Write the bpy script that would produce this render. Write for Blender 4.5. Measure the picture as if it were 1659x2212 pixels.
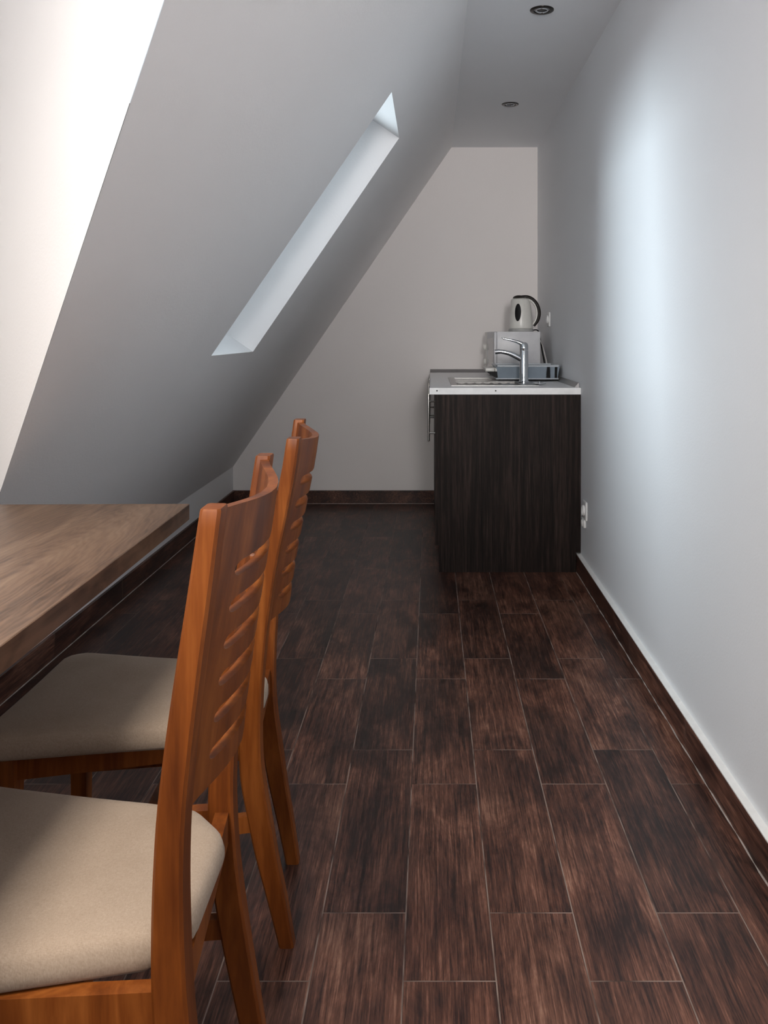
import bpy, bmesh, math
from mathutils import Vector, Matrix

for o in list(bpy.data.objects):
    bpy.data.objects.remove(o, do_unlink=True)
scn = bpy.context.scene
COL = scn.collection

# ------------------------------------------------------------------ camera
cam_d = bpy.data.cameras.new('camera')
cam = bpy.data.objects.new('camera', cam_d)
COL.objects.link(cam)
cam.location = (0, 0, 1.11)
cam.rotation_euler = (math.radians(90), 0, 0)
cam_d.sensor_fit = 'VERTICAL'
cam_d.sensor_height = 24
cam_d.lens = 24 * 1866 / 2212
cam_d.shift_x = -101.5 / 2212
cam_d.shift_y = -384 / 2212
cam_d.clip_start = 0.02
scn.camera = cam

# ------------------------------------------------------------------ colour management, world
scn.view_settings.view_transform = 'Standard'
scn.view_settings.look = 'None'
scn.view_settings.gamma = 1
scn.view_settings.use_curve_mapping = False
scn.view_settings.exposure = 0.33
world = bpy.data.worlds.new('world')
scn.world = world
world.use_nodes = True
bg = world.node_tree.nodes['Background']
bg.inputs[0].default_value = (0.62, 0.78, 1.0, 1)
bg.inputs[1].default_value = 0.06

# roof and room geometry (metres)
FH, CH = 0.24, 2.338            # height of the knee wall, height of the flat ceiling
XL, XR, YB, YF = -1.30, 0.70, 5.675, -1.6
SL = (CH - FH) / 1.435          # rise of the slope per metre of x
def slope_x(h): return XL + (h - FH) / SL
def valley_y(h): return 1.23 - (h - 1.586) * 0.8007
SN = Vector((-SL, 0, 1)).normalized()      # points out through the roof
W1 = (2.97, 3.667, 1.036, 1.943)           # skylight y0, y1, h0, h1
REVEAL = 0.30

def area(name, loc, direction, sx, sy, power, colour, spread=180):
    d = bpy.data.lights.new(name, 'AREA')
    d.shape = 'RECTANGLE'; d.size = sx; d.size_y = sy
    d.energy = power; d.color = colour; d.spread = math.radians(spread)
    o = bpy.data.objects.new(name, d); COL.objects.link(o)
    o.location = loc
    o.rotation_euler = Vector(direction).to_track_quat('-Z', 'Y').to_euler()
    return o
# daylight outside the skylight
c1 = Vector((slope_x((W1[2]+W1[3])/2), (W1[0]+W1[1])/2, (W1[2]+W1[3])/2)) + SN*(REVEAL+0.10)
SKD = Vector((0.86, -0.36, -0.28)).normalized()
area('daylight_skylight', c1 - SKD*1.6 + Vector((0, 0.45, 0)), SKD, 1.9, 1.5, 56, (0.80, 0.93, 1.0), 100)
# daylight outside the window behind the camera
area('daylight_rear_window', (-0.62, YF-0.12, 1.72), (0.12, 1, -0.10), 1.0, 0.80, 5, (1.0, 0.93, 0.85), 62)
# added fill light for back wall and ceiling, behind right of the camera
area('fill_rear_right', (0.36, YF-0.12, 1.72), (0.0, 1, 0.07), 0.46, 0.80, 9.5, (0.99, 0.96, 0.95), 50)
# daylight above the roof light over the table
area('daylight_roof_light', (-0.62, -0.05, CH+0.22), (0.12, 0.42, -1), 0.62, 0.90, 27, (1.0, 0.92, 0.82), 112)
# daylight outside the dormer window
area('daylight_dormer', (XL-0.14, -0.80, 1.62), (1, 1.45, -0.05), 1.0, 0.9, 13, (0.93, 0.96, 1.0), 130)

# ------------------------------------------------------------------ node helpers
class NT:
    def __init__(s, name):
        s.m = bpy.data.materials.new(name); s.m.use_nodes = True
        s.t = s.m.node_tree; s.b = s.t.nodes['Principled BSDF']
    def n(s, typ, **kw):
        nd = s.t.nodes.new(typ)
        for k, v in kw.items(): setattr(nd, k, v)
        return nd
    def l(s, a, b): s.t.links.new(a, b)
    def math(s, op, a, b=None, c=None, clamp=False):
        nd = s.n('ShaderNodeMath', operation=op); nd.use_clamp = clamp
        for i, v in enumerate((a, b, c)):
            if v is None: continue
            if isinstance(v, (int, float)): nd.inputs[i].default_value = v
            else: s.l(v, nd.inputs[i])
        return nd.outputs[0]
    def comb(s, x, y, z):
        nd = s.n('ShaderNodeCombineXYZ')
        for i, v in enumerate((x, y, z)):
            if isinstance(v, (int, float)): nd.inputs[i].default_value = v
            else: s.l(v, nd.inputs[i])
        return nd.outputs[0]
    def noise(s, vec, scale, detail=3, rough=0.5, dist=0.0):
        nd = s.n('ShaderNodeTexNoise'); nd.inputs['Scale'].default_value = scale
        nd.inputs['Detail'].default_value = detail; nd.inputs['Roughness'].default_value = rough
        nd.inputs['Distortion'].default_value = dist
        if vec is not None: s.l(vec, nd.inputs['Vector'])
        return nd.outputs['Fac']
    def ramp(s, fac, stops):
        nd = s.n('ShaderNodeValToRGB'); cr = nd.color_ramp
        while len(cr.elements) < len(stops): cr.elements.new(0.5)
        for e, (p, c) in zip(cr.elements, stops):
            e.position = p; e.color = (*c, 1) if len(c) == 3 else c
        s.l(fac, nd.inputs[0]); return nd.outputs[0]
    def mix(s, fac, a, b, mode='MIX'):
        nd = s.n('ShaderNodeMix', data_type='RGBA', blend_type=mode)
        for i, v in ((0, fac), (6, a), (7, b)):
            if isinstance(v, (int, float)): nd.inputs[i].default_value = v
            elif isinstance(v, tuple): nd.inputs[i].default_value = (*v, 1)
            else: s.l(v, nd.inputs[i])
        return nd.outputs[2]
    def obj(s): return s.n('ShaderNodeTexCoord').outputs['Object']
    def pos(s): return s.n('ShaderNodeNewGeometry').outputs['Position']
    def sep(s, v):
        nd = s.n('ShaderNodeSeparateXYZ'); s.l(v, nd.inputs[0]); return nd.outputs
    def scale(s, v, k):
        nd = s.n('ShaderNodeVectorMath', operation='MULTIPLY'); s.l(v, nd.inputs[0])
        nd.inputs[1].default_value = k; return nd.outputs[0]
    def bump(s, h, strength, dist):
        nd = s.n('ShaderNodeBump'); nd.inputs['Strength'].default_value = strength
        nd.inputs['Distance'].default_value = dist
        s.l(h, nd.inputs['Height']); s.l(nd.outputs[0], s.b.inputs['Normal'])

def plain(name, col, rough=0.5, metal=0.0, noise=0.04, nscale=30, spec=0.5, coat=0):
    m = NT(name)
    f = m.noise(m.obj(), nscale, 3)
    a = tuple(max(0, c*(1-noise)) for c in col); b = tuple(min(1, c*(1+noise)) for c in col)
    m.l(m.ramp(f, [(0.3, a), (0.7, b)]), m.b.inputs['Base Color'])
    m.b.inputs['Roughness'].default_value = rough
    m.b.inputs['Metallic'].default_value = metal
    m.b.inputs['Specular IOR Level'].default_value = spec
    m.b.inputs['Coat Weight'].default_value = coat
    return m.m

def plaster(name, col, rough=0.6):
    m = NT(name); p = m.pos()
    f = m.noise(p, 1.7, 3)
    m.l(m.ramp(f, [(0.3, tuple(c*0.975 for c in col)), (0.7, col)]), m.b.inputs['Base Color'])
    m.b.inputs['Roughness'].default_value = rough
    m.b.inputs['Specular IOR Level'].default_value = 0.35
    g = m.math('ADD', m.noise(p, 140, 4, 0.6), m.math('MULTIPLY', m.noise(p, 6, 2), 1.2))
    m.bump(g, 0.12, 0.004)
    return m.m

M_wall = plaster('wall_paint', (0.88, 0.875, 0.88))
M_wallback = plaster('back_wall_paint', (0.88, 0.84, 0.82))
M_wallcool = plaster('cool_white_paint', (0.87, 0.885, 0.91))
M_white = plain('white_trim_paint', (0.86, 0.86, 0.85), 0.45)

def floor_material(name, seg=False):
    """brown wood-look ceramic tiles 0.16 x 0.65 m laid lengthways, neighbouring rows shifted"""
    m = NT(name); p = m.pos(); s = m.sep(p)
    X, Y, Z = s[0], s[1], s[2]
    u = m.math('DIVIDE', m.math('SUBTRACT', X, 0.112), 0.16)
    if seg:
        u = m.math('MULTIPLY', Z, 0.01)
    col = m.math('FLOOR', u)
    par = m.math('FLOORED_MODULO', col, 2.0)
    off = m.math('ADD', 3.607, m.math('MULTIPLY', par, -0.175))
    v = m.math('DIVIDE', m.math('SUBTRACT', Y, off), 0.65)
    row = m.math('FLOOR', v)
    fu = m.math('SUBTRACT', u, col); fv = m.math('SUBTRACT', v, row)
    wn = m.n('ShaderNodeTexWhiteNoise', noise_dimensions='3D')
    m.l(m.comb(col, row, 3.0), wn.inputs['Vector'])
    rnd = m.sep(wn.outputs['Color'])
    # lengthways grain, its own cut on every tile
    gv = m.comb(m.math('ADD', m.math('MULTIPLY', X, 1.0), m.math('MULTIPLY', rnd[0], 7)),
                m.math('ADD', m.math('MULTIPLY', Y, 0.036), m.math('MULTIPLY', rnd[1], 9)), Z)
    grain = m.noise(gv, 95, 9, 0.74, 0.35)
    grain2 = m.noise(gv, 300, 4, 0.75, 0.1)
    bl = m.comb(m.math('ADD', X, m.math('MULTIPLY', rnd[1], 5)),
                m.math('ADD', m.math('MULTIPLY', Y, 0.38), m.math('MULTIPLY', rnd[2], 6)), Z)
    blotch = m.noise(bl, 9, 6, 0.68, 0.5)
    t = m.math('ADD', m.math('MULTIPLY', grain, 0.62), m.math('MULTIPLY', blotch, 0.56))
    t = m.math('ADD', t, m.math('MULTIPLY', grain2, 0.46))
    t = m.math('ADD', t, m.math('MULTIPLY', m.math('SUBTRACT', rnd[2], 0.5), 0.085))
    t = m.math('SUBTRACT', t, 0.315)
    c = m.ramp(t, [(0.31, (0.008, 0.005, 0.004)), (0.44, (0.030, 0.015, 0.012)),
                   (0.54, (0.088, 0.042, 0.029)), (0.63, (0.17, 0.087, 0.060)), (0.76, (0.36, 0.225, 0.165))])
    red = m.noise(bl, 5, 2)
    c = m.mix(m.math('MULTIPLY', red, 0.55), c, (1.28, 0.80, 0.66), 'MULTIPLY')
    du = m.math('MULTIPLY', m.math('MINIMUM', fu, m.math('SUBTRACT', 1.0, fu)), 0.16)
    dv = m.math('MULTIPLY', m.math('MINIMUM', fv, m.math('SUBTRACT', 1.0, fv)), 0.65)
    d = dv if seg else m.math('MINIMUM', du, dv)
    j = m.math('LESS_THAN', d, 0.0012)
    jn = m.noise(p, 9, 2)
    jc = m.ramp(jn, [(0.35, (0.07, 0.045, 0.037)), (0.55, (0.26, 0.20, 0.17))])
    m.l(m.mix(j, c, jc), m.b.inputs['Base Color'])
    ro = m.math('ADD', 0.28, m.math('MULTIPLY', grain, 0.22))
    m.l(m.math('ADD', ro, m.math('MULTIPLY', j, 0.3)), m.b.inputs['Roughness'])
    m.b.inputs['Specular IOR Level'].default_value = 0.34
    h = m.math('SUBTRACT', m.math('MULTIPLY', grain, 0.5), m.math('MULTIPLY', j, 1.0))
    m.bump(h, 0.25, 0.0015)
    return m.m
M_floor = floor_material('wood_look_floor_tile')
M_skirt = floor_material('wood_look_skirting_tile', True)
M_caulk = plain('caulk', (0.42, 0.36, 0.33), 0.7, noise=0.25)

def wood(name, stops, axis='Z', scale=26, stretch=0.07, rough=0.32, coat=0.3, rings=None, dist=1.2):
    m = NT(name); o = m.obj()
    k = {'X': (stretch, 1, 1), 'Y': (1, stretch, 1), 'Z': (1, 1, stretch)}[axis]
    v = m.scale(o, k)
    g = m.noise(v, scale, 6, 0.62, dist)
    g2 = m.noise(v, scale*6, 3, 0.6)
    t = m.math('ADD', m.math('MULTIPLY', g, 0.78), m.math('MULTIPLY', g2, 0.22))
    if rings:
        vm = m.n('ShaderNodeVectorMath', operation='ADD'); m.l(o, vm.inputs[0]); vm.inputs[1].default_value = rings
        wv = m.n('ShaderNodeTexWave', wave_type='RINGS', rings_direction='Z')
        m.l(m.scale(vm.outputs[0], (3.4, 0.62, 1)), wv.inputs['Vector'])
        wv.inputs['Scale'].default_value = 11; wv.inputs['Distortion'].default_value = 11
        wv.inputs['Detail'].default_value = 3; wv.inputs['Detail Scale'].default_value = 1.3
        t = m.math('ADD', m.math('MULTIPLY', t, 0.90), m.math('MULTIPLY', wv.outputs['Fac'], 0.08))
    m.l(m.ramp(t, stops), m.b.inputs['Base Color'])
    m.b.inputs['Roughness'].default_value = rough
    m.b.inputs['Coat Weight'].default_value = coat
    m.b.inputs['Coat Roughness'].default_value = 0.2
    m.bump(g2, 0.08, 0.001)
    return m.m
M_chair = wood('orange_lacquered_beech', [(0.32, (0.075, 0.018, 0.004)), (0.5, (0.165, 0.044, 0.008)), (0.68, (0.28, 0.088, 0.018))], 'Z', 14, 0.10, 0.40, 0.0)
M_chair.node_tree.nodes['Principled BSDF'].inputs['Specular IOR Level'].default_value = 0.22
M_table = wood('oak_laminate', [(0.30, (0.06, 0.033, 0.020)), (0.5, (0.175, 0.105, 0.066)), (0.70, (0.26, 0.17, 0.11))], 'Y', 16, 0.09, 0.42, 0.0, (0.12, 0.62, 0))

def zebrano():
    m = NT('dark_zebrano_veneer'); s = m.sep(m.obj())
    v = m.comb(m.math('ADD', s[0], s[1]), m.math('MULTIPLY', s[2], 0.022), 0.0)
    a = m.noise(v, 75, 4, 0.75, 0.15); b = m.noise(v, 330, 3, 0.75); c = m.noise(v, 11, 2)
    t = m.math('ADD', m.math('MULTIPLY', a, 0.5), m.math('MULTIPLY', b, 0.34))
    t = m.math('ADD', t, m.math('MULTIPLY', c, 0.16))
    m.l(m.ramp(t, [(0.36, (0.004, 0.003, 0.0025)), (0.49, (0.014, 0.009, 0.0075)), (0.58, (0.038, 0.024, 0.020)), (0.72, (0.10, 0.068, 0.052))]), m.b.inputs['Base Color'])
    m.b.inputs['Roughness'].default_value = 0.55
    m.b.inputs['Specular IOR Level'].default_value = 0.15
    return m.m
M_zeb = zebrano()

def fabric():
    m = NT('beige_woven_upholstery'); o = m.obj()
    w1 = m.noise(m.scale(o, (1, 5, 1)), 260, 2); w2 = m.noise(m.scale(o, (5, 1, 1)), 260, 2)
    f = m.math('MULTIPLY', m.math('ADD', w1, w2), 0.5)
    b = m.noise(o, 9, 3)
    t = m.math('ADD', m.math('MULTIPLY', f, 0.7), m.math('MULTIPLY', b, 0.3))
    m.l(m.ramp(t, [(0.35, (0.29, 0.22, 0.165)), (0.65, (0.41, 0.325, 0.255))]), m.b.inputs['Base Color'])
    m.b.inputs['Roughness'].default_value = 0.92
    m.b.inputs['Specular IOR Level'].default_value = 0.15
    m.b.inputs['Sheen Weight'].default_value = 0.1
    m.bump(f, 0.35, 0.001)
    return m.m
M_fabric = fabric()
M_top = plain('pale_grey_laminate', (0.86, 0.86, 0.87), 0.36, noise=0.03, nscale=60)
M_edge = plain('white_laminate_edging', (0.90, 0.90, 0.90), 0.4)
M_alu = plain('aluminium_profile', (0.33, 0.32, 0.32), 0.4, 0.8)
M_steel = plain('brushed_stainless', (0.30, 0.295, 0.29), 0.30, 1.0, 0.08, 90)
M_steelin = plain('stainless_shaded_copy', (0.15, 0.147, 0.143), 0.38, 1.0, 0.1, 90)  # darker copy of the steel, the sink interior's dark reflections put into the colour
M_chrome = plain('chrome', (0.74, 0.77, 0.80), 0.07, 1.0, 0.01)
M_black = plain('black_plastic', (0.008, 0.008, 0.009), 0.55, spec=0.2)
M_dark = plain('dark_hole', (0.01, 0.01, 0.01), 0.8)
M_cream = plain('cream_plastic', (0.74, 0.73, 0.69), 0.3)
M_micro = plain('white_enamel', (0.66, 0.66, 0.68), 0.35)
M_door = plain('smoked_door_glass', (0.30, 0.29, 0.29), 0.12, noise=0.02)
M_handle = plain('satin_nickel', (0.55, 0.54, 0.52), 0.25, 1.0)
M_rack = plain('blue_grey_plastic', (0.22, 0.27, 0.32), 0.35)
M_rackrim = plain('pale_grey_plastic', (0.50, 0.54, 0.58), 0.3)
M_grip = plain('dark_brown_plastic', (0.022, 0.018, 0.016), 0.45, spec=0.25)
M_ring = plain('dark_bronze', (0.05, 0.045, 0.042), 0.25, 0.9)
M_lens = plain('frosted_lens', (0.45, 0.46, 0.49), 0.15)
M_frame = plain('window_frame_white', (0.8, 0.8, 0.79), 0.4)
gm = NT('window_glass')
tr = gm.n('ShaderNodeBsdfTransparent'); gl = gm.n('ShaderNodeBsdfGlossy'); gl.inputs['Roughness'].default_value = 0.02
mx = gm.n('ShaderNodeMixShader'); mx.inputs[0].default_value = 0.06
gm.l(tr.outputs[0], mx.inputs[1]); gm.l(gl.outputs[0], mx.inputs[2])
gm.l(mx.outputs[0], gm.t.nodes['Material Output'].inputs[0])
M_glass = gm.m

# ------------------------------------------------------------------ mesh helpers
def add_box(bm, lo, hi, bevel=0.0, seg=2):
    r = bmesh.ops.create_cube(bm, size=1)
    vs = r['verts']
    c = [(a+b)/2 for a, b in zip(lo, hi)]; d = [abs(b-a) for a, b in zip(lo, hi)]
    for v in vs: v.co = Vector((v.co.x*d[0]+c[0], v.co.y*d[1]+c[1], v.co.z*d[2]+c[2]))
    if bevel > 0:
        es = list({e for v in vs for e in v.link_edges})
        bmesh.ops.bevel(bm, geom=es, offset=bevel, segments=seg, profile=0.5, affect='EDGES')
def add_poly(bm, pts):
    return bm.faces.new([bm.verts.new(p) for p in pts])
def add_prism(bm, pts, vec):
    a = [bm.verts.new(p) for p in pts]; b = [bm.verts.new(Vector(p)+Vector(vec)) for p in pts]
    bm.faces.new(a); bm.faces.new(list(reversed(b)))
    n = len(pts)
    for i in range(n): bm.faces.new((a[i], b[i], b[(i+1) % n], a[(i+1) % n]))
def add_loft(bm, rings, cap=True):
    vr = [[bm.verts.new(p) for p in r] for r in rings]; n = len(rings[0])
    for a, b in zip(vr, vr[1:]):
        for i in range(n): bm.faces.new((a[i], a[(i+1) % n], b[(i+1) % n], b[i]))
    if cap: bm.faces.new(list(reversed(vr[0]))); bm.faces.new(vr[-1])
def add_lathe(bm, prof, c, n=32, axis='Z'):
    rings = []
    for r, z in prof:
        ring = []
        for i in range(n):
            a = 2*math.pi*i/n
            p = (r*math.cos(a), r*math.sin(a), z)
            if axis == 'X': p = (z, p[0], p[1])
            if axis == 'Y': p = (p[0], z, p[1])
            ring.append(Vector(p)+Vector(c))
        rings.append(ring)
    add_loft(bm, rings)
def smoothpath(pts, n=6):
    P = [Vector(p) for p in pts]; out = []
    for i in range(len(P)-1):
        p0 = P[max(i-1, 0)]; p1 = P[i]; p2 = P[i+1]; p3 = P[min(i+2, len(P)-1)]
        for k in range(n):
            t = k/n
            out.append(0.5*((2*p1)+(p2-p0)*t+(2*p0-5*p1+4*p2-p3)*t*t+(3*p1-p0-3*p2+p3)*t**3))
    out.append(P[-1]); return out
def add_tube(bm, pts, rad, n=14, smooth=6, flat=1.0, ref=(0, 1, 0)):
    """tube along pts; rad is a number or one radius per control point; flat squashes it across ref"""
    path = smoothpath(pts, smooth) if smooth > 1 else [Vector(p) for p in pts]
    if isinstance(rad, (int, float)): rr = [rad]*len(path)
    else:
        rr = []
        m = len(path)-1
        for i in range(len(path)):
            f = i/m*(len(rad)-1); k = min(int(f), len(rad)-2); rr.append(rad[k]+(rad[k+1]-rad[k])*(f-k))
    rings = []
    for i, p in enumerate(path):
        t = (path[min(i+1, len(path)-1)]-path[max(i-1, 0)]).normalized()
        u = Vector(ref) - t*Vector(ref).dot(t)
        if u.length < 1e-3: u = Vector((1, 0, 0)) - t*t.x
        u.normalize(); w = t.cross(u)
        rings.append([p + u*math.cos(2*math.pi*k/n)*rr[i] + w*math.sin(2*math.pi*k/n)*rr[i]*flat for k in range(n)])
    add_loft(bm, rings)

WM = {}
def wm(o): return WM.get(o.name, Matrix())
def obj(name, bm, mat, parent=None, smooth=False, world_pts=True, **props):
    """links bm (built in world coordinates) as one mesh object, origin at the parent's origin"""
    bmesh.ops.recalc_face_normals(bm, faces=bm.faces)
    org = wm(parent).inverted() if (parent and world_pts) else Matrix()
    bm.transform(org)
    if smooth and smooth != 'all':
        for e in bm.edges:
            e.smooth = not (len(e.link_faces) == 2 and e.calc_face_angle(0) > math.radians(32))
    me = bpy.data.meshes.new(name); bm.to_mesh(me); bm.free()
    o = bpy.data.objects.new(name, me); COL.objects.link(o)
    me.materials.append(mat)
    if smooth:
        for p in me.polygons: p.use_smooth = True
    if parent: o.parent = parent; WM[o.name] = wm(parent)
    for k, v in props.items(): o[k] = v
    return o
def recentre(o):
    vs = [v.co for v in o.data.vertices]
    c = Vector(((min(v.x for v in vs)+max(v.x for v in vs))/2, (min(v.y for v in vs)+max(v.y for v in vs))/2, min(v.z for v in vs)))
    o.data.transform(Matrix.Translation(-c)); o.location = c
    return o
def thing(name, label, cat, loc, group=None):
    o = bpy.data.objects.new(name, None); COL.objects.link(o); o.location = loc
    WM[o.name] = Matrix.Translation(loc)
    o.empty_display_size = 0.05
    o['label'] = label; o['category'] = cat
    if group: o['group'] = group
    return o
def struct(name, bm, mat, parent=None, **k):
    o = obj(name, bm, mat, parent, **k)
    if not parent: o['kind'] = 'structure'
    return o
B = bmesh.new

# ------------------------------------------------------------------ the room
bm = B(); add_box(bm, (XL-0.1, YF-0.1, -0.1), (XR+0.1, YB+0.1, 0)); struct('floor', bm, M_floor)
RL = (-0.95, -0.30, -0.50, 0.42)          # roof light x0, x1, y0, y1
bm = B()
for x0, x1, y0, y1 in ((XL-0.3, RL[0], YF-0.1, YB+0.1), (RL[1], XR+0.1, YF-0.1, YB+0.1), (RL[0], RL[1], YF-0.1, RL[2]), (RL[0], RL[1], RL[3], YB+0.1)):
    add_box(bm, (x0, y0, CH), (x1, y1, CH+0.12))
struct('ceiling', bm, M_wallcool)
bm = B(); add_box(bm, (XR, YF-0.1, 0), (XR+0.1, YB+0.1, CH)); struct('wall_right', bm, M_wallcool)
bm = B(); add_box(bm, (XL-0.1, YB, 0), (XR, YB+0.1, CH)); struct('wall_back', bm, M_wallback)
yv = valley_y(FH)
bm = B(); add_box(bm, (XL-0.1, yv, 0), (XL, YB, FH)); struct('wall_left', bm, M_wall)

# sloped roof wall with the skylight opening and its reveal
def sp(y, h, d=0.0): return Vector((slope_x(h), y, h)) + SN*d
bm = B()
hs = [FH, W1[2], W1[3], CH]
for a, b in zip(hs, hs[1:]):
    add_poly(bm, [sp(valley_y(a), a), sp(W1[0], a), sp(W1[0], b), sp(valley_y(b), b)])
    if (a, b) != (W1[2], W1[3]):
        add_poly(bm, [sp(W1[0], a), sp(W1[1], a), sp(W1[1], b), sp(W1[0], b)])
    add_poly(bm, [sp(W1[1], a), sp(YB, a), sp(YB, b), sp(W1[1], b)])
cs = [(W1[0], W1[2]), (W1[1], W1[2]), (W1[1], W1[3]), (W1[0], W1[3])]
for i in range(4):
    p, q = cs[i], cs[(i+1) % 4]
    add_poly(bm, [sp(*p), sp(*q), sp(*q, REVEAL), sp(*p, REVEAL)])
bmesh.ops.remove_doubles(bm, verts=bm.verts, dist=1e-5)
struct('wall_slope', bm, M_wall)

# dormer: flared cheek, window wall, rear wall
def cheek_y(x): return 1.23 - (x+0.38)*1.177
bm = B()
tri = [(slope_x(CH), cheek_y(slope_x(CH)), CH), (XL, yv, FH), (XL, yv, CH)]
add_poly(bm, tri)
struct('wall_dormer_cheek', bm, M_wall)
def wall_with_hole(bm, axis, c0, c1, u0, u1, h0, h1, a0, a1, b0, b1):
    """wall between c0 and c1 on `axis`, spanning u0..u1, h0..h1, with a hole a0..a1, b0..b1"""
    for (p, q, r, s_) in ((u0, a0, h0, h1), (a1, u1, h0, h1), (a0, a1, h0, b0), (a0, a1, b1, h1)):
        if axis == 'X': add_box(bm, (c0, p, r), (c1, q, s_))
        else: add_box(bm, (p, c0, r), (q, c1, s_))
bm = B(); wall_with_hole(bm, 'X', XL-0.1, XL, YF, yv, 0, CH, -1.30, -0.30, 1.15, 2.10)
struct('wall_dormer', bm, M_wall)
bm = B(); wall_with_hole(bm, 'Y', YF-0.1, YF, XL-0.1, 0.0, 0, CH, -1.12, -0.12, 1.30, 2.14); wall_with_hole(bm, 'Y', YF-0.1, YF, 0.0, XR, 0, CH, 0.12, 0.60, 1.30, 2.14)
struct('wall_front', bm, M_wall)

def window(name, corners, n, fw=0.05):
    """corners: four points of the opening, n: unit vector towards the room"""
    c = [Vector(p) for p in corners]; n = Vector(n).normalized(); ctr = sum(c, Vector())/4
    bm = B()
    inner = [p + (ctr-p).normalized()*fw*1.4142 for p in c]
    outer = c
    for i in range(4):
        j = (i+1) % 4
        add_prism(bm, [outer[i], outer[j], inner[j], inner[i]], n*0.04)
    w = obj(name, bm, M_frame); w['kind'] = 'structure'
    bm = B(); add_prism(bm, [p + n*0.015 for p in inner], n*0.006)
    obj('pane', bm, M_glass, w)
    return w
window('window_1', [sp(*c, REVEAL-0.04) for c in cs], -SN)
window('window_2', [(-1.12, YF-0.08, 1.30), (-0.12, YF-0.08, 1.30), (-0.12, YF-0.08, 2.14), (-1.12, YF-0.08, 2.14)], (0, 1, 0))
window('window_4', [(RL[0], RL[2], CH+0.11), (RL[1], RL[2], CH+0.11), (RL[1], RL[3], CH+0.11), (RL[0], RL[3], CH+0.11)], (0, 0, -1), 0.03)
window('fill_window', [(0.12, YF-0.08, 1.30), (0.60, YF-0.08, 1.30), (0.60, YF-0.08, 2.14), (0.12, YF-0.08, 2.14)], (0, 1, 0))  # unseen window added for the rear right fill light
window('window_3', [(XL-0.08, -1.30, 1.15), (XL-0.08, -0.30, 1.15), (XL-0.08, -0.30, 2.10), (XL-0.08, -1.30, 2.10)], (1, 0, 0))

# skirting
BH, BT = 0.085, 0.021
bm = B(); add_box(bm, (XR-BT, YF, 0), (XR, YB, BH-0.003)); br = struct('baseboard_right', bm, M_skirt)
bm = B(); add_box(bm, (XR-BT+0.001, YF, BH-0.003), (XR, YB, BH)); struct('plaster_ledge', bm, M_white, br)
bm = B()
pts = [(XR-BT-0.001+0.0012*math.sin(i*1.7)*math.sin(i*0.31), YF+0.02+i*0.06, 0.001) for i in range(128)]
add_tube(bm, pts, 0.0022, 6, 1); struct('caulk_line', bm, M_caulk, br)
bm = B(); add_box(bm, (XL, YB-BT, 0), (XR-BT, YB, BH)); bb = struct('baseboard_back', bm, M_skirt)
bm = B(); add_tube(bm, [(XL+BT, YB-BT-0.001, 0.001), (XR-BT, YB-BT-0.001, 0.001)], 0.002, 6, 1); struct('caulk_line', bm, M_caulk, bb)
bm = B(); add_box(bm, (XL, yv, 0), (XL+0.012, YB-BT, BH)); bl = struct('baseboard_left', bm, M_skirt)
bm = B(); add_tube(bm, [(XL+0.013, yv, 0.001), (XL+0.013, YB-BT, 0.001)], 0.002, 6, 1); struct('caulk_line', bm, M_caulk, bl)

# ------------------------------------------------------------------ kitchen base units
CT, CB = 0.8595, 0.829          # worktop top and underside
FX = 0.0194                     # front face of the doors
def bar_handle(y, parent):
    bm = B()
    add_lathe(bm, [(0.0, 0.600), (0.0055, 0.602), (0.006, 0.606), (0.006, 0.822), (0.0055, 0.826), (0.0, 0.828)], (-0.011, y, 0), 12)
    for h in (0.79, 0.64): add_tube(bm, [(-0.011, y, h), (FX+0.002, y, h)], 0.0045, 8, 1)
    return obj('handle', bm, M_handle, parent, smooth=True, label='satin steel bar handle')
def unit(y0, y1, label, near):
    t = thing('base_cabinet', label, 'cabinet', ((FX+XR)/2, (y0+y1)/2, 0), 'base cabinets under the worktop')
    bm = B()
    ya = y0+(0.018 if near else 0.0)
    add_box(bm, (FX+0.02, ya, 0.125), (XR-0.006, y1, 0.143)); add_box(bm, (XR-0.012, ya, 0.143), (XR-0.006, y1, CB))
    add_box(bm, (FX+0.02, y1-0.016, 0.143), (XR-0.012, y1, CB))
    if not near: add_box(bm, (FX+0.02, ya, 0.143), (XR-0.012, ya+0.016, CB))
    obj('body', bm, M_zeb, t)
    if near:
        bm = B()
        add_prism(bm, [(FX, y0, CB-0.0005), (FX, y0, 0.126), (FX+0.019, y0, 0.126), (FX+0.019, y0, 0.0),
                       (XR-0.0235, y0, 0.0), (XR-0.0235, y0, 0.092), (XR-0.002, y0, 0.092), (XR-0.002, y0, CB-0.0005)], (0, 0.0175, 0))
        obj('side_panel', bm, M_zeb, t)
    bm = B(); add_box(bm, (FX+0.04, y0+(0.018 if near else 0.0), 0), (FX+0.055, y1, 0.125)); obj('plinth', bm, M_zeb, t)
    ys = [y0+(0.019 if near else 0.002), (y0+y1)/2, y1-0.002]
    for a, b in zip(ys, ys[1:]):
        bm = B(); add_box(bm, (FX, a+0.001, 0.128), (FX+0.0185, b-0.001, CB-0.004), 0.001, 1)
        d = obj('door', bm, M_zeb, t)
        bar_handle(a+0.06 if a == ys[0] else b-0.06, d)
unit(4.030, 4.950, 'dark striped wood veneer base cabinet whose end panel faces the room', True)
unit(4.952, 5.650, 'dark veneer base cabinet with bar handle against the back wall', False)

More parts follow.
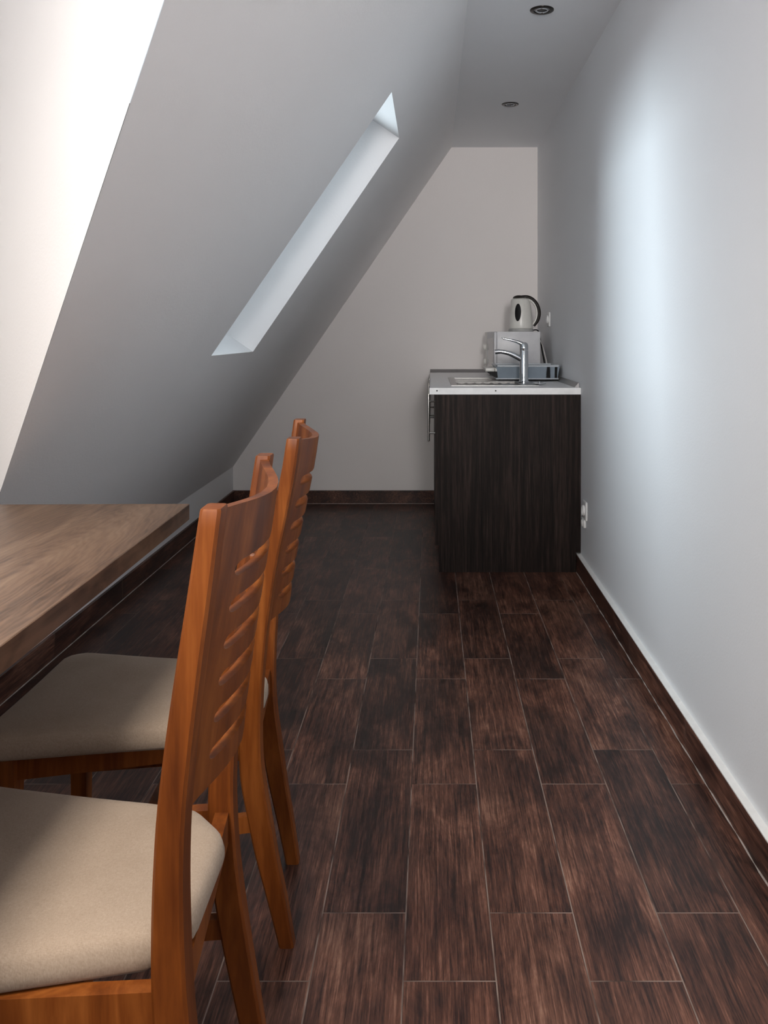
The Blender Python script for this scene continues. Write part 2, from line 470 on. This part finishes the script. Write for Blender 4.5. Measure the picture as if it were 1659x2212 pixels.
S0, S1, SX0, SX1 = 4.185, 4.92, 0.098, 0.525       # sink cut-out
wt = thing('worktop', 'pale grey laminate worktop with white edging on the dark base cabinets', 'worktop', (0.35, 4.85, CB))
bm = B(); T0 = 4.032; TE = 5.673; WX0 = -0.0055; WX1 = XR-0.001
for lo, hi in (((WX0, T0, CB), (WX1, S0+0.012, CT)), ((WX0, S1-0.012, CB), (WX1, TE, CT)),
               ((WX0, S0+0.012, CB), (SX0+0.012, S1-0.012, CT)), ((SX1-0.012, S0+0.012, CB), (WX1, S1-0.012, CT))):
    add_box(bm, lo, hi)
obj('slab', bm, M_top, wt)
bm = B(); add_box(bm, (WX0-0.0015, T0-0.002, CB), (WX1, T0-0.0002, CT)); ed = obj('edging', bm, M_edge, wt, label='white edging strip')
for x in (0.028, 0.302):
    bm = B(); add_lathe(bm, [(0.0, -0.0008), (0.0035, -0.0008), (0.0035, 0.001), (0, 0.001)], (x, T0-0.002, 0.846), 12, 'Y'); obj('screw_hole', bm, M_dark, ed)
for x in (0.485, 0.54):
    bm = B(); add_lathe(bm, [(0.0, -0.0006), (0.002, -0.0006), (0.002, 0.001), (0, 0.001)], (x, T0-0.002, 0.845), 10, 'Y'); obj('screw_hole', bm, M_top, ed)
bm = B(); add_prism(bm, [(WX0, YB-0.024, CT), (WX0, YB-0.004, CT+0.021), (WX0, YB-0.001, CT+0.021), (WX0, YB-0.001, CT)], (XR-0.024-WX0, 0, 0))
obj('splash_strip', bm, M_alu, wt)
bm = B(); add_prism(bm, [(XR-0.024, 4.07, CT), (XR-0.005, 4.07, CT+0.021), (XR-0.002, 4.07, CT+0.021), (XR-0.002, 4.07, CT)], (0, YB-0.004-4.07, 0))
obj('splash_strip', bm, M_alu, wt)

# sink: pressed steel plate with bowl and drainer
sk = thing('kitchen_sink', 'stainless steel inset sink with ribbed drainer in the pale worktop', 'sink', ((SX0+SX1)/2, (S0+S1)/2, CT))
bm = B(); Z1 = CT+0.0035
bx0, bx1, by0, by1 = SX0+0.035, SX1-0.085, 4.60, 4.885       # bowl
dx0, dx1, dy0, dy1 = SX0+0.030, SX1-0.085, 4.215, 4.55       # drainer
for lo, hi in (((SX0, S0), (SX1, dy0)), ((SX0, dy0), (dx0, dy1)), ((dx1, dy0), (SX1, dy1)), ((SX0, dy1), (SX1, by0)),
               ((SX0, by0), (bx0, by1)), ((bx1, by0), (SX1, by1)), ((SX0, by1), (SX1, S1))):
    add_box(bm, (*lo, CT), (*hi, Z1))
obj('rim', bm, M_steel, sk)
bm = B(); zb = CT-0.15
for lo, hi in (((bx0-0.001, by0, zb), (bx0, by1, CT)), ((bx1, by0, zb), (bx1+0.001, by1, CT)), ((bx0, by0-0.001, zb), (bx1, by0, CT)),
               ((bx0, by1, zb), (bx1, by1+0.001, CT)), ((bx0, by0, zb-0.001), (bx1, by1, zb))): add_box(bm, lo, hi)
bw = obj('bowl', bm, M_steelin, sk)
bm = B(); add_lathe(bm, [(0.0, 0), (0.04, 0), (0.04, 0.003), (0.0, 0.001)], ((bx0+bx1)/2, (by0+by1)/2, zb), 24); obj('drain', bm, M_chrome, bw, smooth=True)
bm = B(); n = 60; prof = []
for i in range(n+1):
    x = dx0+(dx1-dx0)*i/n
    prof.append((x, CT-0.009+0.0055*max(0, math.sin(i/n*math.pi*2*7))))
for (xa, za), (xb, zb_) in zip(prof, prof[1:]):
    add_poly(bm, [(xa, dy0, za), (xb, dy0, zb_), (xb, dy1, zb_), (xa, dy1, za)])
for a, b in (((dx0, dy0), (dx1, dy0)), ((dx1, dy0), (dx1, dy1)), ((dx1, dy1), (dx0, dy1)), ((dx0, dy1), (dx0, dy0))):
    add_poly(bm, [(*a, CT-0.010), (*b, CT-0.010), (*b, CT+0.002), (*a, CT+0.002)])
obj('drainer', bm, M_steelin, sk)

# strainer lying on the rim
bm = B(); add_lathe(bm, [(0.0, 0), (0.018, 0), (0.026, 0.004), (0.033, 0.0045), (0.033, 0.006), (0.02, 0.009), (0.006, 0.0095), (0.006, 0.016), (0.0, 0.017)], (0.532, 4.235, Z1+0.0002), 28)
o = recentre(obj('sink_strainer', bm, M_chrome, smooth=True)); o['label'] = 'small chrome sink strainer lying beside the tap foot'; o['category'] = 'strainer'

# mixer tap
FXp, FYp = 0.474, 4.41
tp = thing('kitchen_tap', 'chrome single lever mixer tap standing on the sink rim', 'tap', (FXp, FYp, Z1))
bm = B(); add_lathe(bm, [(0.0, 0), (0.029, 0), (0.029, 0.006), (0.0235, 0.010), (0.0225, 0.02), (0.0225, 0.16), (0.0215, 0.164), (0.0, 0.164)], (FXp, FYp, Z1), 32)
obj('tap_body', bm, M_chrome, tp, smooth=True)
bm = B(); add_tube(bm, [(FXp, FYp, Z1+0.112), (FXp-0.035, FYp, Z1+0.132), (FXp-0.075, FYp, Z1+0.150), (FXp-0.112, FYp, Z1+0.158), (FXp-0.128, FYp, Z1+0.1585)], [0.016, 0.0145, 0.0125, 0.011, 0.0105], 20)
sp_ = obj('spout', bm, M_chrome, tp, smooth=True)
bm = B(); add_tube(bm, [(FXp-0.1225, FYp, Z1+0.1585), (FXp-0.1225, FYp, Z1+0.1750)], 0.0001, 6, 1)
bm.free(); bm = B()
add_tube(bm, [(FXp-0.124, FYp, Z1+0.1595), (FXp-0.148, FYp, Z1+0.1570)], 0.0128, 20, 1)
obj('aerator', bm, M_chrome, sp_, smooth=True)
bm = B()
add_lathe(bm, [(0.0, 0.165), (0.0215, 0.165), (0.0225, 0.170), (0.0222, 0.190), (0.018, 0.200), (0.008, 0.206), (0.0, 0.207)], (FXp, FYp, Z1), 32)
add_tube(bm, [(FXp-0.002, FYp, Z1+0.194), (FXp-0.030, FYp, Z1+0.207), (FXp-0.065, FYp, Z1+0.217), (FXp-0.100, FYp, Z1+0.224), (FXp-0.113, FYp, Z1+0.231)], [0.017, 0.012, 0.0085, 0.0065, 0.004], 16, flat=0.75)
obj('lever', bm, M_chrome, tp, smooth=True)

# ------------------------------------------------------------------ microwave
MW = thing('microwave_oven', 'white microwave oven in the worktop corner below the kettle', 'microwave', (0.49, 5.17, CT))
def rotp(x, y, z, c=(0.363, 4.95), a=math.radians(3.2)):
    dx, dy = x-c[0], y-c[1]
    return Vector((c[0]+dx*math.cos(a)-dy*math.sin(a), c[1]+dx*math.sin(a)+dy*math.cos(a), z))
def rbox(bm, lo, hi, bevel=0.0, **k):
    n0 = len(bm.verts); b2 = B(); add_box(b2, lo, hi, bevel)
    for v in b2.verts: v.co = rotp(*v.co)
    me = bpy.data.meshes.new('tmp'); b2.to_mesh(me); b2.free(); bm.from_mesh(me); bpy.data.meshes.remove(me)
mz0, mz1 = CT+0.012, 1.1255
bm = B(); rbox(bm, (0.378, 4.95, mz0), (0.629, 5.40, mz1), 0.003); obj('casing', bm, M_micro, MW, smooth=True)
bm = B(); rbox(bm, (0.3625, 4.951, mz0+0.002), (0.3775, 5.29, mz1-0.002), 0.003); dr = obj('door', bm, M_micro, MW, smooth=True)
bm = B(); rbox(bm, (0.3612, 4.985, mz0+0.04), (0.3624, 5.25, mz1-0.04)); obj('door_glass', bm, M_door, dr)
bm = B(); rbox(bm, (0.3625, 5.292, mz0+0.002), (0.3775, 5.399, mz1-0.002), 0.003); cp = obj('control_panel', bm, M_cream, MW, smooth=True)
for hz in (0.07, 0.16):
    bm = B(); p = rotp(0.3625, 5.345, mz0+hz); add_lathe(bm, [(0, -0.016), (0.018, -0.016), (0.022, 0), (0, 0)], p, 20, 'X'); obj('dial', bm, M_cream, cp, smooth=True)
for x, y in ((0.40, 4.98), (0.60, 4.98), (0.40, 5.36), (0.60, 5.36)):
    bm = B(); p = rotp(x, y, CT+0.0003); add_lathe(bm, [(0, 0), (0.012, 0), (0.012, 0.012), (0, 0.012)], p, 12); obj('foot', bm, M_black, MW)

# ------------------------------------------------------------------ kettle
KX, KY, KZ = 0.533, 5.12, mz1+0.0002
kt = thing('electric_kettle', 'cream electric kettle with dark grip standing on the microwave', 'kettle', (KX, KY, KZ))
bm = B(); add_lathe(bm, [(0, 0), (0.072, 0), (0.074, 0.004), (0.072, 0.016), (0.066, 0.0175), (0, 0.0175)], (KX, KY, KZ), 40); obj('power_base', bm, plain('grey_plastic', (0.40, 0.40, 0.39), 0.4), kt, smooth=True)
bm = B(); add_lathe(bm, [(0, 0.018), (0.068, 0.018), (0.0695, 0.024), (0.069, 0.05), (0.0655, 0.10), (0.060, 0.145), (0.054, 0.175), (0.046, 0.192), (0.030, 0.199), (0, 0.200)], (KX, KY, KZ), 48)
for v in bm.verts:                                 # pouring lip on the left
    if v.co.z > KZ+0.15 and v.co.x < KX-0.02:
        f = (v.co.z-KZ-0.15)/0.05; v.co.x -= 0.012*f*(1-abs(v.co.y-KY)/0.06)
kb = obj('kettle_body', bm, M_cream, kt, smooth=True)
bm = B()                                           # oval water gauge facing the camera
ang = math.radians(248)
rings = []
for k, s in ((0, 1.0), (1, 0.97), (2, 0.75), (3, 0.5), (4, 0.25), (5, 0.02)):
    ring = []
    for i in range(28):
        a = 2*math.pi*i/28; hz = 0.112+0.052*math.sin(a)*s; w = 0.019*math.cos(a)*s
        r = 0.0695-(max(0, hz-0.05))*0.085 + (0.0 if k == 0 else 0.0022)
        th = ang + w/r
        ring.append(Vector((KX+r*math.cos(th), KY+r*math.sin(th), KZ+hz)))
    rings.append(ring)
add_loft(bm, rings); obj('water_gauge', bm, M_black, kb, smooth=True, label='dark oval water gauge')
bm = B(); add_lathe(bm, [(0, 0.199), (0.034, 0.198), (0.036, 0.201), (0.028, 0.210), (0.012, 0.215), (0, 0.216)], (KX-0.012, KY, KZ), 32)
obj('lid', bm, M_grip, kt, smooth=True, label='dark brown lid')
hp = [(KX+0.036, KY, KZ+0.194), (KX+0.066, KY, KZ+0.180), (KX+0.088, KY, KZ+0.150), (KX+0.097, KY, KZ+0.110), (KX+0.090, KY, KZ+0.072), (KX+0.068, KY, KZ+0.040)]
bm = B(); add_tube(bm, hp, [0.012, 0.0095, 0.0085, 0.008, 0.008, 0.009], 14); hd = obj('handle', bm, M_cream, kt, smooth=True)
hq = [(x+0.010*c, y, z+0.010*s) for (x, y, z), (c, s) in zip(hp, ((0.1, 1), (0.7, 0.75), (0.95, 0.35), (1, 0), (0.9, -0.4), (0.8, -0.6)))]
hq = [(KX-0.012, KY, KZ+0.205)] + hq
bm = B(); add_tube(bm, hq, [0.010, 0.014, 0.013, 0.0135, 0.0135, 0.0125, 0.010], 14, flat=0.85); obj('grip', bm, M_grip, hd, smooth=True, label='dark grip along the handle')

# power cords behind the microwave
bm = B(); add_tube(bm, [(KX+0.070, KY+0.02, KZ+0.008), (0.640, 5.16, KZ+0.004), (0.650, 5.12, 1.06), (0.660, 5.05, 0.96), (0.668, 5.02, 0.885), (0.664, 5.00, CT+0.0045)], 0.004, 10)
o = recentre(obj('power_cord', bm, M_black, smooth='all')); o['label'] = 'black kettle cord hanging between microwave and right wall'; o['category'] = 'cord'
bm = B(); add_tube(bm, [(0.642, 5.20, 1.09), (0.646, 5.05, 1.06), (0.656, 4.99, 1.00), (0.668, 4.975, 0.93), (0.671, 4.975, CT+0.0045)], 0.0032, 10)
o = recentre(obj('power_cord', bm, plain('white_cable', (0.62, 0.61, 0.58), 0.4), smooth='all')); o['label'] = 'pale microwave cord hanging beside the white casing'; o['category'] = 'cord'

# ------------------------------------------------------------------ dish rack
DR = thing('dish_rack', 'blue grey plastic dish rack standing on the worktop behind the tap', 'dish rack', (0.51, 4.72, CT))
ry0, ry1, rx0, rx1 = 4.585, 4.86, 0.355, 0.672
bm = B(); add_box(bm, (rx0+0.004, ry0+0.003, CT+0.0040), (rx1-0.004, ry1-0.01, CT+0.0105), 0.002, 1); obj('drip_tray', bm, M_black, DR)
bm = B(); add_box(bm, (rx0-0.010, ry0-0.004, CT+0.0105), (rx1+0.006, ry1+0.004, CT+0.018), 0.003); obj('lower_rim', bm, M_rackrim, DR, smooth=True)
z0, z1 = CT+0.018, CT+0.078
def wallp(a, b, fl0, fl1, th=0.003):
    """flared side panel between plan points a and b; fl0, fl1 move its top edge outwards"""
    a, b = Vector((*a, 0)), Vector((*b, 0)); d = (b-a).normalized(); nrm = Vector((d.y, -d.x, 0))
    p = [a+Vector((0, 0, z0)), b+Vector((0, 0, z0)), b+nrm*0.010+d*fl1+Vector((0, 0, z1)), a+nrm*0.010-d*fl0+Vector((0, 0, z1))]
    bm2 = B(); add_prism(bm2, p, -nrm*th); return bm2
segs = [((rx0, ry0), (0.612, ry0), 0.008, -0.004), ((0.634, ry0), (rx1-0.016, ry0), 0.002, 0.0), ((rx1-0.002, ry0), (rx1, ry0), 0.0, 0.008),
        ((rx1, ry0), (rx1, ry0+0.05), 0.008, 0), ((rx1, ry0+0.09), (rx1, ry1), 0, 0.008), ((rx1, ry1), (rx0, ry1), 0.008, 0.008)]
for a, b, f0, f1 in segs: obj('side_panel', wallp(a, b, f0, f1), M_rack, DR)
bm = B()
for lo, hi in (((rx0-0.012, ry0-0.014, z1-0.001), (rx1+0.014, ry0-0.002, z1+0.009)), ((rx0-0.012, ry1+0.002, z1-0.001), (rx1+0.014, ry1+0.014, z1+0.009)),
               ((rx1+0.002, ry0-0.014, z1-0.001), (rx1+0.014, ry1+0.014, z1+0.009)), ((rx0-0.012, ry0-0.014, z1-0.001), (rx0, ry1+0.014, z1+0.009))):
    add_box(bm, lo, hi, 0.003)
obj('top_rim', bm, M_rackrim, DR, smooth=True)
for a, b, f0, f1 in (((0.612, ry0+0.004), (0.634, ry0+0.004), -0.004, -0.004), ((rx1-0.016, ry0+0.004), (rx1-0.002, ry0+0.004), 0.0, 0.0), ((rx1-0.004, ry0+0.05), (rx1-0.004, ry0+0.09), 0, 0)):  # black panels painted in for the shade inside the rack's openings
    obj('slot_shade', wallp(a, b, f0, f1), M_black, DR, label='black slot fill standing for shade')
for i in range(9):                                 # plate dividers
    x = rx0+0.03+i*0.032
    bm = B(); add_tube(bm, [(x, ry0+0.01, z0+0.004), (x, ry0+0.10, z0+0.03), (x, ry1-0.02, z0+0.004)], 0.002, 6, 4); obj('divider', bm, M_rack, DR)
bm = B()                                           # dark flared cutlery end
add_prism(bm, [(rx0, 4.60, CT+0.019), (rx0, 4.60, z1-0.016), (rx0-0.058, 4.60, z1-0.026), (rx0-0.024, 4.60, CT+0.026)], (0, 0.22, 0))
e = obj('cutlery_end', bm, M_black, DR, label='black flared cutlery end')
bm = B(); add_box(bm, (rx0-0.064, 4.594, z1-0.026), (rx0-0.016, 4.83, z1-0.008), 0.003)
obj('lip', bm, M_cream, e, smooth=True, label='white lip')
bm = B(); add_box(bm, (rx0-0.0145, 4.594, z1-0.026), (rx0+0.001, 4.83, z1-0.008), 0.003)
obj('lip', bm, M_cream, e, smooth=True, label='white lip')

# ------------------------------------------------------------------ sockets on the right wall
def socket(y, z, label):
    t = thing('wall_socket', label, 'wall socket', (XR, y, z))
    bm = B(); add_box(bm, (XR-0.009, y-0.040, z-0.042), (XR-0.0002, y+0.040, z+0.042), 0.004, 3); f = obj('frame', bm, M_white, t, smooth=True)
    bm = B(); add_lathe(bm, [(0.024, 0.0), (0.024, -0.007), (0.021, -0.009), (0.0195, -0.007), (0.0195, -0.001), (0, -0.001)], (XR-0.009, y, z), 28, 'X'); obj('socket_ring', bm, M_white, t, smooth=True)
    for dy in (-0.008, 0.008):
        bm = B(); add_lathe(bm, [(0, -0.0012), (0.0025, -0.0012), (0.0025, 0), (0, 0)], (XR-0.0095, y+dy, z), 10, 'X'); obj('pin_hole', bm, M_dark, t)
    return t
socket(5.10, 1.197, 'white wall socket on the right wall beside the kettle')
t = socket(3.90, 0.315, 'white wall socket low on the right wall before the cabinet')
bm = B()
add_lathe(bm, [(0.0, -0.009), (0.012, -0.008), (0.017, -0.005), (0.019, 0.002), (0, 0.002)], (XR-0.009, 3.93, 0.253), 24, 'X')
add_box(bm, (XR-0.012, 3.895, 0.235), (XR-0.0002, 3.965, 0.272), 0.003)
o = recentre(obj('cable_outlet', bm, M_white, smooth=True)); o['label'] = 'small rounded white cable outlet under the low wall socket'; o['category'] = 'cable outlet'

# ------------------------------------------------------------------ recessed downlights
def downlight(x, y, label):
    t = thing('recessed_downlight', label, 'ceiling light', (x, y, CH), 'recessed spotlights in the flat ceiling')
    bm = B(); add_lathe(bm, [(0.029, -0.001), (0.030, -0.004), (0.040, -0.005), (0.0445, -0.003), (0.0455, -0.0002), (0.029, -0.0002)], (x, y, CH), 40)
    obj('trim_ring', bm, M_ring, t, smooth=True)
    bm = B(); add_lathe(bm, [(0, -0.0006), (0.028, -0.0012), (0.028, -0.0002), (0, -0.0002)], (x, y, CH), 32)
    l = obj('lamp_lens', bm, M_lens, t, smooth=True)
    bm = B(); add_tube(bm, [(x+0.022*math.cos(a), y+0.022*math.sin(a), CH-0.003) for a in [i*math.pi/12 for i in range(25)]], 0.0022, 8, 1)
    obj('retaining_clip', bm, M_chrome, l, smooth=True)
downlight(0.420, 3.27, 'recessed dark-rimmed downlight in the ceiling, the nearer of two')
downlight(0.4225, 4.61, 'recessed dark-rimmed downlight above the sink, the farther of two')

# ------------------------------------------------------------------ table
TB = bpy.data.objects.new('table', None); COL.objects.link(TB)
TB.matrix_world = Matrix.Translation((-0.513, 1.835, 0)) @ Matrix.Rotation(0.0190, 4, 'Z')
TB['label'] = 'long brown wood laminate table built in under the sloped wall'; TB['category'] = 'table'
bm = B(); add_box(bm, (-0.74, -1.80, 0.716), (0, 0, 0.75), 0.0012, 1); obj('tabletop', bm, M_table, TB, world_pts=False)
for x, y in ((-0.06, -1.70), (-0.70, -1.70), (-0.70, -0.10)):
    bm = B(); add_lathe(bm, [(0, 0), (0.030, 0), (0.030, 0.7158), (0, 0.7158)], (x, y, 0), 20); obj('leg', bm, M_black, TB, world_pts=False, smooth=True)

# ------------------------------------------------------------------ chairs
def interp(tab, h):
    if h >= tab[0][0]: return tab[0][1]
    for (a, xa), (b, xb) in zip(tab, tab[1:]):
        if h >= b: return xb+(xa-xb)*(h-b)/(a-b)
    return tab[-1][1]
WID = [(0.925, 0.0225), (0.85, 0.0245), (0.70, 0.028), (0.55, 0.0315), (0.40, 0.038), (0.30, 0.041), (0.20, 0.039), (0.10, 0.034), (0.0, 0.027)]
DEP = 0.036
def stile(top, foot_y, prof, parent):
    bm = B(); rings = []; N = 44
    for i in range(N+1):
        h = 0.925*(1-i/N); x = top[0]+interp_s(prof, h); w = interp(WID, h)/2
        y = top[1]+(foot_y-top[1])*(1-h/0.925)
        d = DEP*(0.72+0.28*min(1, h/0.45))
        c = 0.0035
        zz = h - (0.001 if i == 0 else 0)
        rings.append([(x-w+c, y, zz), (x+w-c, y, zz), (x+w, y+c, zz), (x+w, y+d-c, zz), (x+w-c, y+d, zz), (x-w+c, y+d, zz), (x-w, y+d-c, zz), (x-w, y+c, zz)])
        if i == 0:
            rr = [(x+(p[0]-x)*0.93, y+d/2+(p[1]-y-d/2)*0.94, h+0.0015) for p in rings[0]]
            rings.insert(0, rr)
    add_loft(bm, rings)
    return obj('rear_leg', bm, M_chair, parent, smooth=True)
def interp_s(tab, h):
    """smooth interpolation of a leg's outline"""
    s = 0; k = 0
    for d in (-0.03, -0.015, 0, 0.015, 0.03):
        hh = h+d
        if hh > tab[0][0]:
            (a, xa), (b, xb) = tab[0], tab[1]; v = xa+(xa-xb)/(a-b)*(hh-a)
        elif hh < tab[-1][0]:
            (a, xa), (b, xb) = tab[-2], tab[-1]; v = xb+(xa-xb)/(a-b)*(hh-b)
        else: v = interp(tab, hh)
        s += v; k += 1
    return s/k
def round_outline(pts, r=0.03, n=5):
    out = []; P = [Vector((*p, 0)) for p in pts]
    for i, p in enumerate(P):
        a = P[i-1]; b = P[(i+1) % len(P)]
        ra = min(r, (a-p).length*0.45); rb = min(r, (b-p).length*0.45)
        p0 = p+(a-p).normalized()*ra; p1 = p+(b-p).normalized()*rb
        for k in range(n+1):
            t = k/n; out.append((1-t)**2*p0+2*t*(1-t)*p+t*t*p1)
    return out
def cushion(pts, parent, top=0.445, bot=0.403):
    O = round_outline(pts, 0.014)
    # resample evenly
    L = [0]
    for i in range(len(O)): L.append(L[-1]+(O[(i+1) % len(O)]-O[i]).length)
    N = 96; R = []
    for k in range(N):
        s = L[-1]*k/N; i = max(j for j in range(len(O)) if L[j] <= s)
        t = (s-L[i])/max(1e-9, L[i+1]-L[i]); R.append(O[i].lerp(O[(i+1) % len(O)], t))
    c = sum(R, Vector())/N
    bm = B()
    def ring(inset, z):
        out = []
        for p in R:
            d = (p-c); l = d.length; q = c + d*(max(0, l-inset)/l); out.append((q.x, q.y, z))
        return out
    rings = [ring(0.006, bot), ring(0.0, bot+0.006), ring(0.0, bot+0.018), ring(0.003, top-0.013), ring(0.008, top-0.006), ring(0.017, top-0.0015), ring(0.032, top+0.001)]
    for k in (0.10, 0.14): rings.append(ring(k, top+0.004))
    add_loft(bm, rings)
    f = [x for x in bm.faces if len(x.verts) > 20]
    return obj('seat_cushion', bm, M_fabric, parent, smooth='all', label='beige fabric seat cushion')
def back_panel(near, far, parent, bulge=0.036, h0=0.585, h1=0.922, ns=6, slot=None):
    """curved back panel with long horizontal slots between the two rear legs"""
    (nt, nf, npf), (ft, ff, fpf) = near, far

    slots = slot or [0.838, 0.795, 0.752, 0.709, 0.666, 0.623]
    T = [0, 0.04, 0.10, 0.16, 0.165, 0.175, 0.19, 0.21, 0.25, 0.32, 0.40, 0.5, 0.6, 0.68, 0.75, 0.79, 0.81, 0.825, 0.835, 0.84, 0.90, 0.96, 1]
    def hw(t):
        d = min(t-0.16, 0.84-t)
        if d <= 0: return 0.0004
        return 0.0085*math.sqrt(max(0.0, 1-max(0, 1-d/0.05)**2))+0.0004
    rows = []                                     # (height function, opens a slot below)
    rows.append((lambda t: h1-0.010*math.sin(math.pi*t), False)); rows.append((lambda t: 0.88, False))
    for s in slots:
        rows.append((lambda t, s=s: s+hw(t), True)); rows.append((lambda t, s=s: s-hw(t), False))
    rows.append((lambda t: h0, False))
    def P(t, h, off):
        xn = nt[0]+interp_s(npf, h); xf = ft[0]+interp_s(fpf, h)
        yn = nt[1]+(nf-nt[1])*(1-h/0.925)+DEP*0.75; yf = ft[1]+(ff-ft[1])*(1-h/0.925)+DEP*0.25
        x = xn+(xf-xn)*t + 0.002 + bulge*(math.sin(math.pi*t)**1.35)
        return Vector((x+off, yn+(yf-yn)*t, h))
    bm = B(); th = 0.0065
    V = [[[bm.verts.new(P(t, f(t), o)) for t in T] for f, _ in rows] for o in (-th, th)]
    nr, nt_ = len(rows), len(T)
    def solid(i, j):
        if i < 0 or j < 0 or i >= nr-1 or j >= nt_-1: return False
        return not (rows[i][1] and T[j] >= 0.16-1e-6 and T[j+1] <= 0.84+1e-6)
    for i in range(nr-1):
        for j in range(nt_-1):
            if not solid(i, j): continue
            for s in (0, 1): bm.faces.new((V[s][i][j], V[s][i][j+1], V[s][i+1][j+1], V[s][i+1][j]))
            for (di, dj, a, b) in ((-1, 0, (i, j), (i, j+1)), (1, 0, (i+1, j), (i+1, j+1)), (0, -1, (i, j), (i+1, j)), (0, 1, (i, j+1), (i+1, j+1))):
                if not solid(i+di, j+dj):
                    bm.faces.new((V[0][a[0]][a[1]], V[0][b[0]][b[1]], V[1][b[0]][b[1]], V[1][a[0]][a[1]]))
    return obj('backrest', bm, M_chair, parent, smooth=True, label='curved backrest panel with six slots')
def beam(a, b, w, h, parent, name):
    a, b = Vector(a), Vector(b); d = (b-a).normalized(); s = Vector((-d.y, d.x, 0)).normalized()*w/2; u = Vector((0, 0, h/2))
    bm = B(); add_loft(bm, [[a-s-u, a+s-u, a+s+u, a-s+u], [b-s-u, b+s-u, b+s+u, b-s+u]])
    return obj(name, bm, M_chair, parent)
def chair(loc, label, near, far, seat, front):
    t = thing('dining_chair', label, 'chair', loc, 'chairs pushed up to the table')
    stile(*near, t); stile(*far, t)
    back_panel(near, far, t)
    cushion(seat, t)
    (nt, nf, npf), (ft, ff, fpf) = near, far
    H = 0.38
    def rl(top, foot, pf, h): return (top[0]+interp_s(pf, h), top[1]+(foot-top[1])*(1-h/0.925)+DEP/2)
    n, f = rl(nt, nf, npf, H), rl(ft, ff, fpf, H)
    fn, ffr = front
    for p in (fn, ffr):
        bm = B(); w = 0.018
        add_loft(bm, [[(p[0]-w*k, p[1]-w*k, z), (p[0]+w*k, p[1]-w*k, z), (p[0]+w*k, p[1]+w*k, z), (p[0]-w*k, p[1]+w*k, z)] for z, k in ((0, 0.72), (0.36, 1.0), (0.402, 1.0))])
        obj('front_leg', bm, M_chair, t)
    za = 0.38
    beam((n[0]-0.005, n[1], za), (fn[0], fn[1], za), 0.020, 0.044, t, 'seat_rail')
    beam((f[0]-0.005, f[1], za), (ffr[0], ffr[1], za), 0.020, 0.044, t, 'seat_rail')
    beam((n[0], n[1], za), (f[0], f[1], za), 0.020, 0.044, t, 'seat_rail')
    beam((fn[0], fn[1], za), (ffr[0], ffr[1], za), 0.020, 0.044, t, 'seat_rail')
    n, f = rl(nt, nf, npf, 0.228), rl(ft, ff, fpf, 0.228)
    beam((n[0], n[1], 0.228), (fn[0], fn[1], 0.228), 0.016, 0.030, t, 'stretcher')
    beam((f[0], f[1], 0.228), (ffr[0], ffr[1], 0.228), 0.016, 0.030, t, 'stretcher')
    ma = ((n[0]+fn[0])/2, (n[1]+fn[1])/2, 0.228); mb = ((f[0]+ffr[0])/2, (f[1]+ffr[1])/2, 0.228)
    beam(ma, mb, 0.016, 0.026, t, 'stretcher')
    return t
PN1 = [(0.925, 0), (0.83, -0.0135), (0.763, -0.024), (0.679, -0.036), (0.595, -0.046), (0.510, -0.050), (0.4255, -0.050), (0.373, -0.048), (0.217, -0.032), (0.088, -0.008), (0, 0.008)]
PF1 = [(0.925, 0), (0.83, -0.013), (0.76, -0.025), (0.68, -0.036), (0.60, -0.046), (0.50, -0.056), (0.42, -0.060), (0.32, -0.054), (0.217, -0.037), (0.088, -0.010), (0, 0.008)]
PN2 = [(0.925, 0), (0.868, -0.008), (0.780, -0.027), (0.706, -0.044), (0.589, -0.064), (0.472, -0.078), (0.382, -0.083), (0.3115, -0.080), (0.2395, -0.067), (0.167, -0.055), (0.095, -0.038), (0, -0.019)]
PF2 = [(h, x*0.9+0.010*(1-h/0.925)) for h, x in PN2]
chair((-0.47, 1.12, 0), 'orange-brown wooden chair with beige seat nearest the camera',
      ((-0.2315, 0.9037), 0.935, PN1), ((-0.2536, 1.300), 1.262, PF1),
      [(-0.304, 0.957), (-0.69, 0.868), (-0.72, 0.90), (-0.72, 1.27), (-0.69, 1.296), (-0.39, 1.240), (-0.325, 1.222), (-0.276, 1.165), (-0.274, 1.00), (-0.300, 0.975)],
      ((-0.665, 0.915), (-0.665, 1.250)))
chair((-0.52, 1.66, 0), 'orange-brown wooden chair with beige seat behind the nearest chair',
      ((-0.2426, 1.514), 1.560, PN2), ((-0.2835, 1.850), 1.807, PF2),
      [(-0.352, 1.482), (-0.73, 1.422), (-0.762, 1.45), (-0.765, 1.80), (-0.735, 1.822), (-0.42, 1.778), (-0.365, 1.762), (-0.318, 1.70), (-0.312, 1.61), (-0.348, 1.575)],
      ((-0.715, 1.462), (-0.718, 1.775)))
